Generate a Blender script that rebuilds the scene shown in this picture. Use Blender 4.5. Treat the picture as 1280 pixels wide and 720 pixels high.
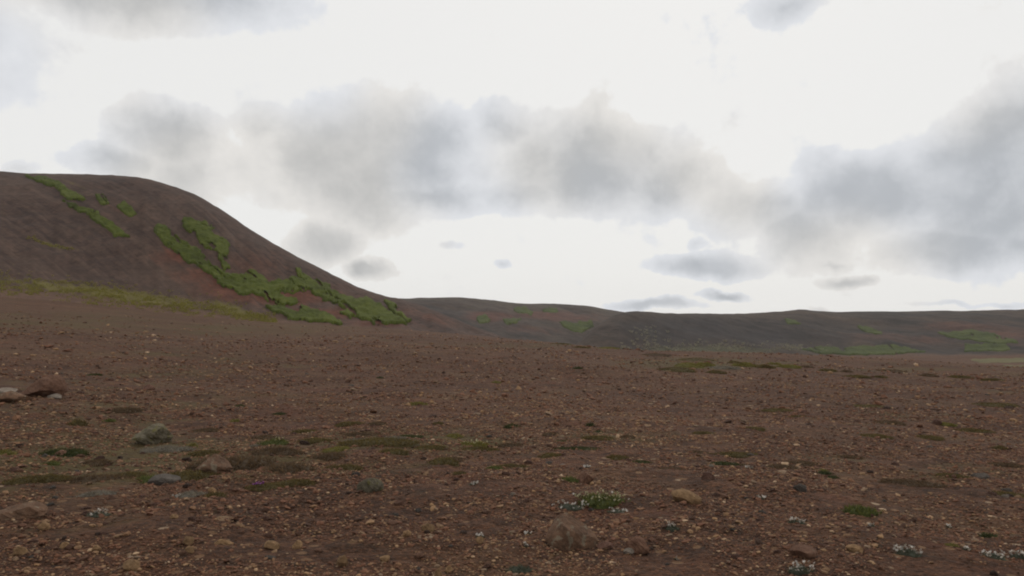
import bpy, math, random
import numpy as np

# ------------------------------------------------------------------ camera, world, sun, exposure
for o in list(bpy.data.objects):
    bpy.data.objects.remove(o, do_unlink=True)
scene = bpy.context.scene
COL = scene.collection
F = 985.0                 # focal length in photo pixels (photo is 1280 wide)
HY = 408.0                # eye level in the photo
EYE = 1.6
PITCH = math.atan((HY - 360.0) / F)
cam_d = bpy.data.cameras.new('camera')
cam_d.sensor_width = 36.0
cam_d.lens = 36.0 * F / 1280.0
cam_d.clip_start = 0.05
cam_d.clip_end = 20000.0
cam = bpy.data.objects.new('camera', cam_d)
cam.location = (0, 0, EYE)
cam.rotation_euler = (math.radians(90) + PITCH, 0, 0)
COL.objects.link(cam)
scene.camera = cam
scene.view_settings.view_transform = 'Standard'
scene.view_settings.look = 'None'
scene.view_settings.exposure = 0.0
scene.view_settings.gamma = 1.0
scene.view_settings.use_curve_mapping = False
scene.render.engine = 'CYCLES'
scene.cycles.filter_width = 2.0
SUN_EL, SUN_AZ = math.radians(42), math.radians(14)     # azimuth clockwise from the view direction (+Y)
sun_d = bpy.data.lights.new('sun', 'SUN')
sun_d.energy = 0.9
sun_d.angle = math.radians(18)
sun_d.color = (1.0, 0.95, 0.88)
sun = bpy.data.objects.new('sun', sun_d)
sun.rotation_euler = (math.radians(90) - SUN_EL, 0, math.pi - SUN_AZ)
sun.location = (0, 0, 200)
COL.objects.link(sun)


def pix_dir(px, py):
    """photo pixel -> (azimuth, tan(elevation))"""
    X = (np.asarray(px, float) - 640.0) / F
    Zc = -(np.asarray(py, float) - 360.0) / F
    c, s = math.cos(PITCH), math.sin(PITCH)
    Y = c - Zc * s
    Z = s + Zc * c
    return np.arctan2(X, Y), Z / np.hypot(X, Y)


# ---- world: Nishita sky behind a bright veil, with grey cumulus in it
world = bpy.data.worlds.new('World')
scene.world = world
world.use_nodes = True
wt = world.node_tree
wt.nodes.clear()
WN, WL = wt.nodes, wt.links


def wmath(op, a, b=None, c=None, clamp=False):
    n = WN.new('ShaderNodeMath'); n.operation = op; n.use_clamp = clamp
    for i, v in enumerate((a, b, c)):
        if v is None: continue
        if isinstance(v, (int, float)): n.inputs[i].default_value = v
        else: WL.new(v, n.inputs[i])
    return n.outputs[0]


def wmaprange(v, a, b, c=0.0, d=1.0, smooth=True):
    n = WN.new('ShaderNodeMapRange')
    n.interpolation_type = 'SMOOTHSTEP' if smooth else 'LINEAR'
    WL.new(v, n.inputs[0])
    for i, x in zip((1, 2, 3, 4), (a, b, c, d)):
        if isinstance(x, (int, float)): n.inputs[i].default_value = x
        else: WL.new(x, n.inputs[i])
    return n.outputs[0]


def wnoise(vec, scale, detail, rough):
    n = WN.new('ShaderNodeTexNoise'); n.inputs['Scale'].default_value = scale
    n.inputs['Detail'].default_value = detail; n.inputs['Roughness'].default_value = rough
    WL.new(vec, n.inputs['Vector'])
    return n


def wmix(f, a, b):
    n = WN.new('ShaderNodeMix'); n.data_type = 'RGBA'
    if isinstance(f, (int, float)): n.inputs[0].default_value = f
    else: WL.new(f, n.inputs[0])
    for i, v in ((6, a), (7, b)):
        if isinstance(v, tuple): n.inputs[i].default_value = (*v, 1)
        else: WL.new(v, n.inputs[i])
    return n.outputs[2]


geo = WN.new('ShaderNodeTexCoord')
dirv = geo.outputs['Generated']
sep = WN.new('ShaderNodeSeparateXYZ'); WL.new(dirv, sep.inputs[0])
az = wmath('ARCTAN2', sep.outputs[0], sep.outputs[1])
el = wmath('ARCSINE', sep.outputs[2])
comb = WN.new('ShaderNodeCombineXYZ'); WL.new(az, comb.inputs[0]); WL.new(el, comb.inputs[1])
sky_uv = comb.outputs[0]
# ragged outlines: bend the directions with noise before measuring the clouds
wob = wnoise(sky_uv, 9.0, 5.0, 0.62)
sub = WN.new('ShaderNodeVectorMath'); sub.operation = 'SUBTRACT'
WL.new(wob.outputs['Color'], sub.inputs[0]); sub.inputs[1].default_value = (.5, .5, .5)
scl = WN.new('ShaderNodeVectorMath'); scl.operation = 'MULTIPLY'
WL.new(sub.outputs[0], scl.inputs[0]); scl.inputs[1].default_value = (.085, .05, 0)
add = WN.new('ShaderNodeVectorMath'); add.operation = 'ADD'
WL.new(sky_uv, add.inputs[0]); WL.new(scl.outputs[0], add.inputs[1])
bent = add.outputs[0]
CLOUDS = [  # px, py, rx, ry, weight
    (170, -24, 220, 52, .9), (20, 60, 90, 110, .25), (-150, 10, 220, 120, .8),
    (210, 172, 72, 50, .85), (225, 215, 80, 45, .7), (150, 206, 70, 26, .75), (300, 205, 60, 35, .35), (28, 208, 40, 14, .4),
    (460, 200, 125, 80, 1.0), (410, 168, 62, 40, .7), (530, 172, 70, 45, .8), (335, 155, 44, 30, .45), (350, 252, 36, 26, .38),
    (520, 248, 130, 28, .7), (620, 165, 66, 36, .55), (745, 208, 125, 62, .95), (700, 175, 70, 45, .6), (748, 140, 30, 45, .3),
    (830, 225, 75, 48, .8), (650, 240, 110, 28, .6), (600, 215, 60, 40, .4),
    (950, 262, 110, 42, .6), (1010, 292, 66, 44, .85), (1100, 244, 150, 55, .9), (1250, 235, 150, 95, 1.05), (1290, 160, 110, 80, .85),
    (1400, 200, 170, 120, 1.0), (1195, 312, 105, 33, .9), (1300, 305, 120, 40, .7), (880, 235, 70, 30, .45),
    (405, 306, 56, 28, .8), (462, 334, 34, 15, .95), (880, 331, 78, 17, .8), (905, 366, 36, 7, .7), (815, 381, 56, 10, .85),
    (1062, 350, 38, 9, .6), (872, 302, 20, 14, .42), (625, 327, 16, 9, .5), (564, 310, 18, 9, .5), (985, 4, 66, 28, .6),
    (1020, 383, 18, 6, .5), (1185, 384, 60, 6, .45), (1045, 330, 22, 7, .5), (1260, 383, 40, 6, .4),
]
field = None
for (px, py, rx, ry, w) in CLOUDS:
    a0, t0 = pix_dir(px, py)
    e0 = math.atan(float(t0)); a0 = float(a0)
    k = math.cos(a0) ** 2
    m = WN.new('ShaderNodeMapping'); m.vector_type = 'TEXTURE'
    m.inputs['Location'].default_value = (a0, e0, 0)
    m.inputs['Scale'].default_value = (1.42 * rx / F * k, (1.42 if ry > 12 else 1.2) * ry / F * math.cos(a0), 1)
    WL.new(bent, m.inputs['Vector'])
    g = WN.new('ShaderNodeTexGradient'); g.gradient_type = 'SPHERICAL'
    WL.new(m.outputs[0], g.inputs[0])
    v = wmath('MULTIPLY', g.outputs['Fac'], w)
    if field is None: field = v
    else:
        n = WN.new('ShaderNodeMath'); n.operation = 'SMOOTH_MAX'
        WL.new(field, n.inputs[0]); WL.new(v, n.inputs[1]); n.inputs[2].default_value = 0.10
        field = n.outputs[0]
# the rest of the sky carries the same kind of broken cloud
zz = wmath('ADD', wmath('MAXIMUM', sep.outputs[2], 0.0), 0.18)
pl = WN.new('ShaderNodeVectorMath'); pl.operation = 'DIVIDE'
cz = WN.new('ShaderNodeCombineXYZ')
for i in range(3): WL.new(zz, cz.inputs[i])
WL.new(dirv, pl.inputs[0]); WL.new(cz.outputs[0], pl.inputs[1])
gen = wnoise(pl.outputs[0], 1.3, 7.0, 0.58)
genf = wmaprange(gen.outputs['Fac'], 0.48, 0.80, 0.0, 0.9)
mw = WN.new('ShaderNodeMapping'); mw.vector_type = 'TEXTURE'
mw.inputs['Location'].default_value = (0, 0.14, 0); mw.inputs['Scale'].default_value = (1.0, .62, 1)
WL.new(sky_uv, mw.inputs['Vector'])
ln = WN.new('ShaderNodeVectorMath'); ln.operation = 'LENGTH'; WL.new(mw.outputs[0], ln.inputs[0])
outside = wmaprange(ln.outputs['Value'], 0.75, 1.05)
genf = wmath('MULTIPLY', genf, outside)
field = wmath('MAXIMUM', field, genf)
bil = wnoise(sky_uv, 13.0, 8.0, 0.62)
dens = wmath('ADD', field, wmath('MULTIPLY', wmath('SUBTRACT', bil.outputs['Fac'], 0.5), 0.70))
alpha = wmaprange(dens, 0.13, 0.22)
thick = wmaprange(dens, 0.12, 0.72)
soft = wnoise(sky_uv, 6.0, 3.0, 0.5)
fluff = wnoise(bent, 16.0, 6.0, 0.6)
tone = wmath('MULTIPLY', thick, wmath('MULTIPLY', wmaprange(soft.outputs['Fac'], .3, .7, .75, 1.05), wmaprange(fluff.outputs['Fac'], .32, .62, .72, 1.05)))
warm = wmaprange(wnoise(sky_uv, 4.0, 1.0, .5).outputs['Fac'], .4, .6)
edge_c = wmix(warm, (.77, .785, .815), (.805, .785, .755))
core_c = wmix(warm, (.465, .487, .518), (.492, .492, .486))
cloud_c = wmix(tone, edge_c, core_c)
skyn = WN.new('ShaderNodeTexSky'); skyn.sky_type = 'NISHITA'; skyn.sun_disc = False
skyn.sun_elevation = SUN_EL; skyn.sun_rotation = SUN_AZ
skyn.dust_density = 2.0
skys = WN.new('ShaderNodeVectorMath'); skys.operation = 'SCALE'
WL.new(skyn.outputs[0], skys.inputs[0]); skys.inputs['Scale'].default_value = 0.10
veil = wmix(0.96, skys.outputs[0], (.855, .85, .832))
full = wmix(alpha, veil, cloud_c)
bg = WN.new('ShaderNodeBackground'); bg.inputs['Strength'].default_value = 1.0
WL.new(full, bg.inputs['Color'])
wo = WN.new('ShaderNodeOutputWorld'); WL.new(bg.outputs[0], wo.inputs['Surface'])
world.cycles.sampling_method = 'MANUAL'
world.cycles.sample_map_resolution = 512

# ------------------------------------------------------------------ helpers
rng = np.random.default_rng(11)
random.seed(5)


def hash01(ix, iy, seed):
    h = (ix.astype(np.int64) * 374761393 + iy.astype(np.int64) * 668265263 + seed * 974711) & 0xFFFFFFFF
    h = ((h ^ (h >> 13)) * 1274126177) & 0xFFFFFFFF
    h = (h ^ (h >> 16)) & 0xFFFFFF
    return h / float(0xFFFFFF)


def vnoise(x, y, seed=0):
    x = np.asarray(x, float); y = np.asarray(y, float)
    ix = np.floor(x); iy = np.floor(y)
    fx = x - ix; fy = y - iy
    ux = fx * fx * fx * (fx * (fx * 6 - 15) + 10); uy = fy * fy * fy * (fy * (fy * 6 - 15) + 10)
    ix = ix.astype(np.int64); iy = iy.astype(np.int64)
    a = hash01(ix, iy, seed); b = hash01(ix + 1, iy, seed)
    c = hash01(ix, iy + 1, seed); d = hash01(ix + 1, iy + 1, seed)
    return (a + (b - a) * ux) * (1 - uy) + (c + (d - c) * ux) * uy - 0.5


def fbm(x, y, seed=0, octs=4, gain=.5):
    s = 0; a = 1.0
    for i in range(octs):
        s = s + a * vnoise(x * 2 ** i + 13.7 * i, y * 2 ** i - 7.1 * i, seed + i)
        a *= gain
    return s


def sstep(x, a=0.0, b=1.0):
    t = np.clip((np.asarray(x, float) - a) / (b - a), 0, 1)
    return t * t * (3 - 2 * t)


def make_mesh(name, verts, faces, mat=None, attrs=None, smooth=True):
    verts = np.asarray(verts, np.float32); faces = np.asarray(faces, np.int32)
    me = bpy.data.meshes.new(name)
    n, k = faces.shape
    me.vertices.add(len(verts)); me.vertices.foreach_set('co', verts.ravel())
    me.loops.add(n * k); me.loops.foreach_set('vertex_index', faces.ravel())
    me.polygons.add(n)
    me.polygons.foreach_set('loop_start', np.arange(0, n * k, k, dtype=np.int32))
    me.polygons.foreach_set('loop_total', np.full(n, k, np.int32))
    me.polygons.foreach_set('use_smooth', np.full(n, bool(smooth)))
    me.update(calc_edges=True)
    for an, av in (attrs or {}).items():
        av = np.asarray(av, np.float32)
        if av.ndim == 1:
            me.attributes.new(an, 'FLOAT', 'POINT').data.foreach_set('value', av)
        else:
            me.attributes.new(an, 'FLOAT_VECTOR', 'POINT').data.foreach_set('vector', av.ravel())
    if mat is not None: me.materials.append(mat)
    return me


def add_obj(name, me, parent=None, loc=None, rotz=0.0, **props):
    o = bpy.data.objects.new(name, me); COL.objects.link(o)
    if parent is not None: o.parent = parent
    if loc is not None: o.location = loc
    if rotz: o.rotation_euler = (0, 0, rotz)
    for k, v in props.items():
        if v: o[k] = v
    return o


def grid_faces(nr, nc):
    i = np.arange(nr * nc).reshape(nr, nc)
    return np.stack([i[:-1, :-1], i[:-1, 1:], i[1:, 1:], i[1:, :-1]], -1).reshape(-1, 4)


# ------------------------------------------------------------------ materials
class Mat:
    def __init__(self, name, rough=.95):
        self.m = bpy.data.materials.new(name); self.m.use_nodes = True
        self.t = self.m.node_tree; self.N = self.t.nodes; self.L = self.t.links
        self.b = self.N['Principled BSDF']
        self.b.inputs['Roughness'].default_value = rough
        self.b.inputs['Specular IOR Level'].default_value = .15
        self.co = self.N.new('ShaderNodeTexCoord').outputs['Object']

    def val(self, s, v):
        if isinstance(v, (int, float)): s.default_value = v
        elif isinstance(v, tuple): s.default_value = (*v, 1) if len(v) == 3 and s.type == 'RGBA' else v
        else: self.L.new(v, s)

    def attr(self, name, out='Fac'):
        n = self.N.new('ShaderNodeAttribute'); n.attribute_name = name
        return n.outputs[out]

    def mapping(self, vec, scale, loc=(0, 0, 0)):
        n = self.N.new('ShaderNodeMapping'); self.L.new(vec, n.inputs[0])
        n.inputs['Scale'].default_value = scale; n.inputs['Location'].default_value = loc
        return n.outputs[0]

    def noise(self, scale, detail=4, rough=.55, vec=None, out='Fac'):
        n = self.N.new('ShaderNodeTexNoise'); self.L.new(vec if vec is not None else self.co, n.inputs['Vector'])
        n.inputs['Scale'].default_value = scale; n.inputs['Detail'].default_value = detail
        n.inputs['Roughness'].default_value = rough
        return n.outputs[out]

    def vor(self, scale, vec=None, feature='F1', rand=1.0):
        n = self.N.new('ShaderNodeTexVoronoi'); self.L.new(vec if vec is not None else self.co, n.inputs['Vector'])
        n.feature = feature
        n.inputs['Scale'].default_value = scale; n.inputs['Randomness'].default_value = rand
        return n

    def ramp(self, f, stops, mode='LINEAR'):
        n = self.N.new('ShaderNodeValToRGB'); self.L.new(f, n.inputs[0]); n.color_ramp.interpolation = mode
        e = n.color_ramp.elements
        while len(e) < len(stops): e.new(.5)
        for x, (p, c) in zip(e, stops):
            x.position = p; x.color = (*c, 1) if len(c) == 3 else c
        return n.outputs[0]

    def mr(self, v, a, b, c=0., d=1.):
        n = self.N.new('ShaderNodeMapRange'); n.interpolation_type = 'SMOOTHSTEP'; self.L.new(v, n.inputs[0])
        for i, x in zip((1, 2, 3, 4), (a, b, c, d)): n.inputs[i].default_value = x
        return n.outputs[0]

    def mix(self, f, a, b, mode='MIX'):
        n = self.N.new('ShaderNodeMix'); n.data_type = 'RGBA'; n.blend_type = mode
        self.val(n.inputs[0], f); self.val(n.inputs[6], a); self.val(n.inputs[7], b)
        return n.outputs[2]

    def math(self, op, a, b, clamp=False):
        n = self.N.new('ShaderNodeMath'); n.operation = op; n.use_clamp = clamp
        self.val(n.inputs[0], a); self.val(n.inputs[1], b)
        return n.outputs[0]

    def sepx(self, v, i=0):
        n = self.N.new('ShaderNodeSeparateXYZ'); self.L.new(v, n.inputs[0]); return n.outputs[i]

    def color(self, c): self.val(self.b.inputs['Base Color'], c)

    def bump(self, h, dist, strength=1.0):
        n = self.N.new('ShaderNodeBump'); n.inputs['Distance'].default_value = dist
        n.inputs['Strength'].default_value = strength; self.L.new(h, n.inputs['Height'])
        self.L.new(n.outputs[0], self.b.inputs['Normal'])


SOIL = [(0.0, (.022, .013, .009)), (.3, (.048, .026, .018)), (.55, (.088, .045, .030)), (.78, (.138, .073, .047)), (1.0, (.23, .145, .088))]


def ground_material():
    M = Mat('volcanic_soil')
    v1 = M.vor(26); v2 = M.vor(60); v3 = M.vor(9); v4 = M.vor(3.4)
    t = M.math('MULTIPLY', M.sepx(v2.outputs['Color']), .30)
    t = M.math('ADD', t, M.math('MULTIPLY', M.sepx(v1.outputs['Color']), .34))
    t = M.math('ADD', t, M.math('MULTIPLY', M.sepx(v3.outputs['Color']), .20))
    t = M.math('ADD', t, M.math('MULTIPLY', M.sepx(v4.outputs['Color']), .12))
    t = M.math('ADD', t, M.math('MULTIPLY', M.noise(2.2, 8, .75), .62))
    t = M.math('SUBTRACT', t, .32)
    c = M.ramp(t, SOIL)
    bare = M.mr(M.noise(1.1, 5, .65, M.mapping(M.co, (1, 1.4, 1), (7, 2, 0))), .48, .66)
    c = M.mix(M.math('MULTIPLY', bare, .55), c, (.036, .020, .015))
    red = M.mr(M.noise(.8, 6, .7), .50, .72)
    c = M.mix(M.math('MULTIPLY', red, .55), c, (.108, .044, .030))
    dry = M.mr(M.noise(.33, 6, .65), .46, .70)
    c = M.mix(M.math('MULTIPLY', dry, .5), c, (.116, .075, .047))
    # stones of the size that is a dot from here: ochre, grey and whitish
    for sc, lim, rad, col in ((7, .72, .32, (.19, .12, .078)), (4.2, .86, .20, (.34, .27, .21)), (5.3, .84, .30, (.030, .020, .016)), (2.0, .80, .16, (.24, .17, .12)), (1.1, .86, .13, (.30, .24, .19))):
        v = M.vor(sc, M.mapping(M.co, (1, 1, 1), (sc * 3.1, sc, 0)))
        f = M.math('MULTIPLY', M.mr(v.outputs['Distance'], rad, rad * .7), M.mr(M.sepx(v.outputs['Color'], 1), lim, lim + .02))
        c = M.mix(M.math('MULTIPLY', f, .8), c, col)
    # scattered film of olive plants where the belts of vegetation run
    lg = M.noise(.09, 7, .7, M.mapping(M.co, (.45, 1, 1)))
    c = M.mix(.75, c, M.ramp(lg, [(.34, (.66, .62, .60)), (.5, (1., 1., 1.)), (.66, (1.28, 1.30, 1.30))]), 'MULTIPLY')
    veg = M.attr('veg')
    vn = M.math('ADD', veg, M.math('MULTIPLY', M.math('SUBTRACT', M.math('ADD', M.math('MULTIPLY', M.noise(1.3, 8, .72), .6), M.math('MULTIPLY', M.noise(.22, 6, .7), .6)), .6), 2.4))
    c = M.mix(M.mr(vn, .30, .80, 0., .75), c, M.ramp(M.noise(7, 5, .65), [(.3, (.048, .040, .020)), (.55, (.080, .066, .030)), (.75, (.105, .098, .036))]))
    M.color(M.mix(1.0, c, (1.06, .97, .82), 'MULTIPLY'))
    h = M.math('ADD', M.math('MULTIPLY', v1.outputs['Distance'], -1.0), M.math('MULTIPLY', M.noise(70, 4, .7), .6))
    h = M.math('ADD', h, M.math('MULTIPLY', v3.outputs['Distance'], -1.2))
    M.bump(h, .03, 1.0)
    return M.m


def gravel_material():
    M = Mat('gravel_stone', .9)
    t = M.attr('tone')
    c = M.ramp(t, [(0, (.046, .028, .022)), (.25, (.090, .050, .037)), (.45, (.140, .072, .050)), (.60, (.165, .088, .060)),
                   (.72, (.190, .122, .076)), (.82, (.165, .125, .098)), (.93, (.28, .18, .105)), (1.0, (.42, .33, .25))])
    c = M.mix(.45, c, M.ramp(M.noise(45, 4, .6), [(.25, (.35, .33, .33)), (.75, (1.45, 1.4, 1.35))]), 'MULTIPLY')
    M.color(M.mix(1.0, c, (1.06, .97, .84), 'MULTIPLY'))
    M.bump(M.noise(120, 3, .6), .006, .6)
    return M.m


def rock_material(name, lo, mid, hi, lichen=None, lf=.0, scale=14.0):
    M = Mat(name, .95)
    n = M.noise(scale, 8, .72)
    c = M.ramp(n, [(.30, lo), (.5, mid), (.70, hi)])
    c = M.mix(M.mr(M.noise(scale * 5, 4, .7), .52, .68, 0., .55), c, lo)
    if lichen:
        c = M.mix(M.mr(M.noise(scale * .8, 6, .7, M.mapping(M.co, (1, 1, 1), (3.1, 7.7, 1.2))), .60 - lf, .66 - lf, 0, .8), c, lichen)
    oi = M.N.new('ShaderNodeObjectInfo').outputs['Random']
    c = M.mix(1.0, c, M.ramp(oi, [(0, (.75, .73, .71)), (1, (1.3, 1.27, 1.22))]), 'MULTIPLY')
    M.color(c)
    M.bump(M.noise(scale * 3, 7, .75), .35 / scale, 1.0)
    return M.m


def hill_material(name, dark, base, red, greyc, streak_scale, gravel=1.0, grassc=(.115, .108, .030)):
    M = Mat(name)
    uv = M.attr('slope_uv', 'Vector')
    st = M.noise(1.0, 7, .65, M.mapping(uv, streak_scale))
    st2 = M.noise(1.0, 5, .6, M.mapping(uv, tuple(k * .22 for k in streak_scale), (5, 3, 0)))
    mixed = M.math('ADD', M.math('MULTIPLY', st, .55), M.math('MULTIPLY', st2, .45))
    c = M.ramp(mixed, [(.40, dark), (.5, base), (.60, greyc)])
    big = M.noise(.018, 5, .55)
    c = M.mix(M.mr(big, .45, .66, 0, .5), c, greyc)
    redm = M.math('ADD', M.attr('redness'), M.math('MULTIPLY', M.math('SUBTRACT', mixed, .5), 2.2))
    c = M.mix(M.mr(redm, .2, .9, 0, .85), c, red)
    cm = M.math('ADD', M.attr('cinder'), M.math('MULTIPLY', M.math('SUBTRACT', mixed, .5), 2.0))
    c = M.mix(M.mr(cm, .2, .9, 0, .8), c, (.030, .028, .030))
    v = M.vor(1.3 * gravel); v2 = M.vor(.42 * gravel)
    sp = M.math('ADD', M.math('MULTIPLY', M.sepx(v.outputs['Color']), .5), M.math('MULTIPLY', M.sepx(v2.outputs['Color']), .5))
    c = M.mix(.8, c, M.ramp(sp, [(.1, (.72, .72, .72)), (.55, (1., 1., 1.)), (.9, (1.35, 1.3, 1.26))]), 'MULTIPLY')
    gm = M.math('ADD', M.attr('grassy'), M.math('MULTIPLY', M.math('SUBTRACT', M.math('ADD', M.math('MULTIPLY', st, .6), M.math('MULTIPLY', M.noise(.5 * gravel, 7, .75), .4)), .5), 3.0))
    ft = M.math('ADD', M.attr('foot'), M.math('MULTIPLY', M.math('SUBTRACT', M.noise(.25 * gravel, 7, .75), .5), 1.6))
    c = M.mix(M.mr(ft, .2, .9, 0, .9), c, M.ramp(M.noise(.6, 7, .75), [(.3, (.060, .036, .027)), (.5, (.100, .062, .045)), (.7, (.150, .098, .068))]))
    c = M.mix(M.mr(gm, .45, 1.0, 0, .85), c, M.mix(M.noise(.35 * gravel, 6, .7), tuple(k * .6 for k in grassc), tuple(k * 1.4 for k in grassc)))
    M.color(M.mix(1.0, c, (1.0, .91, .84), 'MULTIPLY'))
    h = M.math('ADD', M.math('MULTIPLY', M.noise(1.2 * gravel, 6, .7), .5), M.math('MULTIPLY', mixed, 2.0))
    M.bump(h, .25 / gravel, .5)
    return M.m


def moss_material(name, lo, mid, hi, scale, bump):
    M = Mat(name, 1.0)
    n = M.math('ADD', M.math('MULTIPLY', M.noise(scale, 8, .75), .6), M.math('MULTIPLY', M.noise(scale * .2, 5, .6), .4))
    c = M.ramp(n, [(.36, lo), (.5, mid), (.64, hi)])
    M.color(c)
    M.bump(M.noise(scale * 1.5, 7, .75), bump, 1.0)
    return M.m


def leaf_material(name, lo, hi):
    M = Mat(name, .8)
    t = M.attr('tone')
    c = M.mix(t, lo, hi)
    c = M.mix(.35, c, M.ramp(M.noise(30, 2, .5), [(.3, (.5, .5, .5)), (.7, (1.4, 1.4, 1.4))]), 'MULTIPLY')
    M.color(c)
    tr = M.N.new('ShaderNodeBsdfTranslucent'); M.val(tr.inputs['Color'], M.mix(1.0, c, (1.35, 1.2, 1.0), 'MULTIPLY'))
    mx = M.N.new('ShaderNodeMixShader'); mx.inputs[0].default_value = .38
    M.L.new(M.b.outputs[0], mx.inputs[1]); M.L.new(tr.outputs[0], mx.inputs[2])
    M.L.new(mx.outputs[0], M.N['Material Output'].inputs['Surface'])
    return M.m


MT = dict(
    ground=ground_material(), gravel=gravel_material(),
    boulder=rock_material('lichen_boulder', (.064, .040, .028), (.138, .082, .054), (.215, .122, .076), (.22, .185, .135), .05, 13),
    redrock=rock_material('red_brown_rock', (.092, .050, .036), (.175, .095, .064), (.25, .145, .098), (.20, .165, .12), -.02, 9),
    tan=rock_material('tan_rock', (.10, .062, .034), (.21, .130, .070), (.31, .20, .11), None, 0, 26),
    pink=rock_material('pinkish_rock', (.075, .040, .031), (.145, .078, .058), (.21, .122, .09), None, 0, 3),
    grey=rock_material('grey_rock', (.060, .051, .045), (.115, .098, .086), (.18, .155, .135), None, 0, 4),
    brown=rock_material('brown_rock', (.034, .022, .018), (.075, .045, .034), (.12, .074, .055), None, 0, 3),
    pale=rock_material('pale_rock', (.15, .122, .098), (.27, .225, .185), (.38, .335, .29), None, 0, 4),
    mossrock=rock_material('mossy_rock', (.065, .055, .038), (.125, .108, .075), (.21, .185, .14), (.125, .112, .04), .06, 11),
    hill=hill_material('cinder_slope', (.042, .029, .026), (.061, .041, .034), (.105, .044, .030), (.082, .058, .047), (.03, .5, 1)),
    ridge=hill_material('far_slope', (.030, .026, .025), (.052, .041, .036), (.090, .043, .034), (.070, .060, .050), (.02, .2, 1), .5, (.062, .062, .028)),
    plateau=hill_material('plateau_slope', (.024, .022, .022), (.040, .033, .030), (.084, .045, .035), (.066, .051, .041), (.015, .14, 1), .45, (.060, .062, .038)),
    moss=moss_material('bright_moss', (.034, .038, .008), (.060, .072, .012), (.094, .104, .020), .35, .2),
    mossfar=moss_material('far_moss', (.034, .040, .015), (.056, .066, .021), (.078, .086, .028), .2, .3),
    meadow=moss_material('dry_meadow', (.075, .060, .028), (.110, .095, .042), (.14, .12, .056), .1, .1),
    lf_green=leaf_material('green_leaf', (.050, .058, .019), (.115, .128, .040)),
    lf_dark=leaf_material('dark_green_leaf', (.030, .036, .015), (.066, .074, .030)),
    lf_olive=leaf_material('olive_leaf', (.058, .044, .020), (.132, .104, .042)),
    lf_brown=leaf_material('brown_heath_leaf', (.064, .044, .029), (.130, .090, .055)),
    lf_yellow=leaf_material('yellow_green_leaf', (.095, .086, .026), (.18, .162, .05)),
    lf_lichen=leaf_material('grey_lichen', (.10, .088, .072), (.22, .20, .165)),
    lf_grey=leaf_material('grey_green_leaf', (.045, .050, .036), (.095, .10, .07)),
    lf_dry=leaf_material('dry_grass', (.17, .165, .13), (.31, .30, .23)),
    lf_hill=leaf_material('hill_grass', (.14, .132, .034), (.27, .25, .07)),
    fl_white=leaf_material('white_petal', (.38, .36, .33), (.60, .57, .53)),
    fl_cream=leaf_material('cream_petal', (.28, .26, .14), (.46, .43, .28)),
    fl_purple=leaf_material('purple_petal', (.22, .07, .26), (.34, .13, .38)),
)

# ------------------------------------------------------------------ the terrain
# control columns of the near plain: (px, py of its far edge, distance of that edge, height of the land beyond)
GE = np.array([(-900, 340, 190, 18), (-500, 352, 200, 15), (0, 370, 205, 11), (100, 378, 203, 8.5), (200, 391, 198, 5.5), (335, 403, 188, 2.5),
               (430, 407, 175, 0.), (510, 412, 158, -3), (600, 420, 135, -6), (700, 428, 105, -9), (800, 438, 82, -11), (900, 444, 70, -13),
               (1000, 449, 62, -14), (1150, 463, 54, -14), (1280, 473, 47, -14), (1800, 485, 40, -14), (2600, 485, 40, -14)], float)
_pxf = np.arange(-1200, 2900, 4.0)


def smooth_curve(xs, ys, sig=20.0):
    v = np.interp(_pxf, xs, ys)
    k = np.exp(-.5 * (np.arange(-60, 61) * 4.0 / sig) ** 2); k /= k.sum()
    return np.convolve(np.pad(v, 60, mode='edge'), k, 'valid')


_azf = pix_dir(_pxf, np.full_like(_pxf, HY))[0]
_ge_y = smooth_curve(GE[:, 0], GE[:, 1], 40); _ge_r = smooth_curve(GE[:, 0], GE[:, 2], 60); _ge_v = smooth_curve(GE[:, 0], GE[:, 3], 40)
_ge_z = EYE + _ge_r * pix_dir(_pxf, _ge_y)[1]


def row_step(r):
    return np.maximum(r * r / (EYE * F) * .9, .02)


def ground_smooth(x, y):
    a = np.arctan2(x, y); r = np.hypot(x, y)
    re = np.interp(a, _azf, _ge_r); ze = np.interp(a, _azf, _ge_z); zv = np.interp(a, _azf, _ge_v)
    back = sstep(np.abs(a), 1.15, 1.9)
    z_in = ze * np.clip(r / re, 0, 1) ** 1.45
    s = np.clip((r - re) / 170.0, 0, 1)
    z_out = ze + (zv - ze) * sstep(s)
    z = np.where(r < re, z_in, z_out)
    return z * (1 - back)


def ground_h(x, y):
    x = np.asarray(x, float); y = np.asarray(y, float)
    r = np.hypot(x, y); st = row_step(r)
    z = ground_smooth(x, y)
    for lam, amp, sd in ((22, .75, 1), (7, .26, 2), (2.3, .10, 3), (.8, .065, 4), (.32, .040, 5), (.13, .018, 6)):
        fade = np.clip((lam - 1.2 * st) / (lam * .6), 0, 1)
        if lam > 10: fade = fade * sstep(r, 6, 30)
        z = z + amp * vnoise(x / lam + 3.3 * sd, y / lam + 9.1 * sd, sd) * fade
    return z


_rs = np.concatenate([np.arange(2.5, 20, .02), np.arange(20, 90, .15), np.arange(90, 600, 1.0)])


def on_ground(px, py):
    """where the ray through a photo pixel meets the ground"""
    a, te = pix_dir(px, py)
    x, y = _rs * math.sin(a), _rs * math.cos(a)
    d = ground_smooth(x, y) - (EYE + _rs * te)
    k = np.argmax(d > 0)
    if not (d > 0).any(): k = int(np.argmax(d))
    r = _rs[k]
    X, Y = r * math.sin(a), r * math.cos(a)
    return float(X), float(Y), float(ground_h(X, Y)), float(r)


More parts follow.
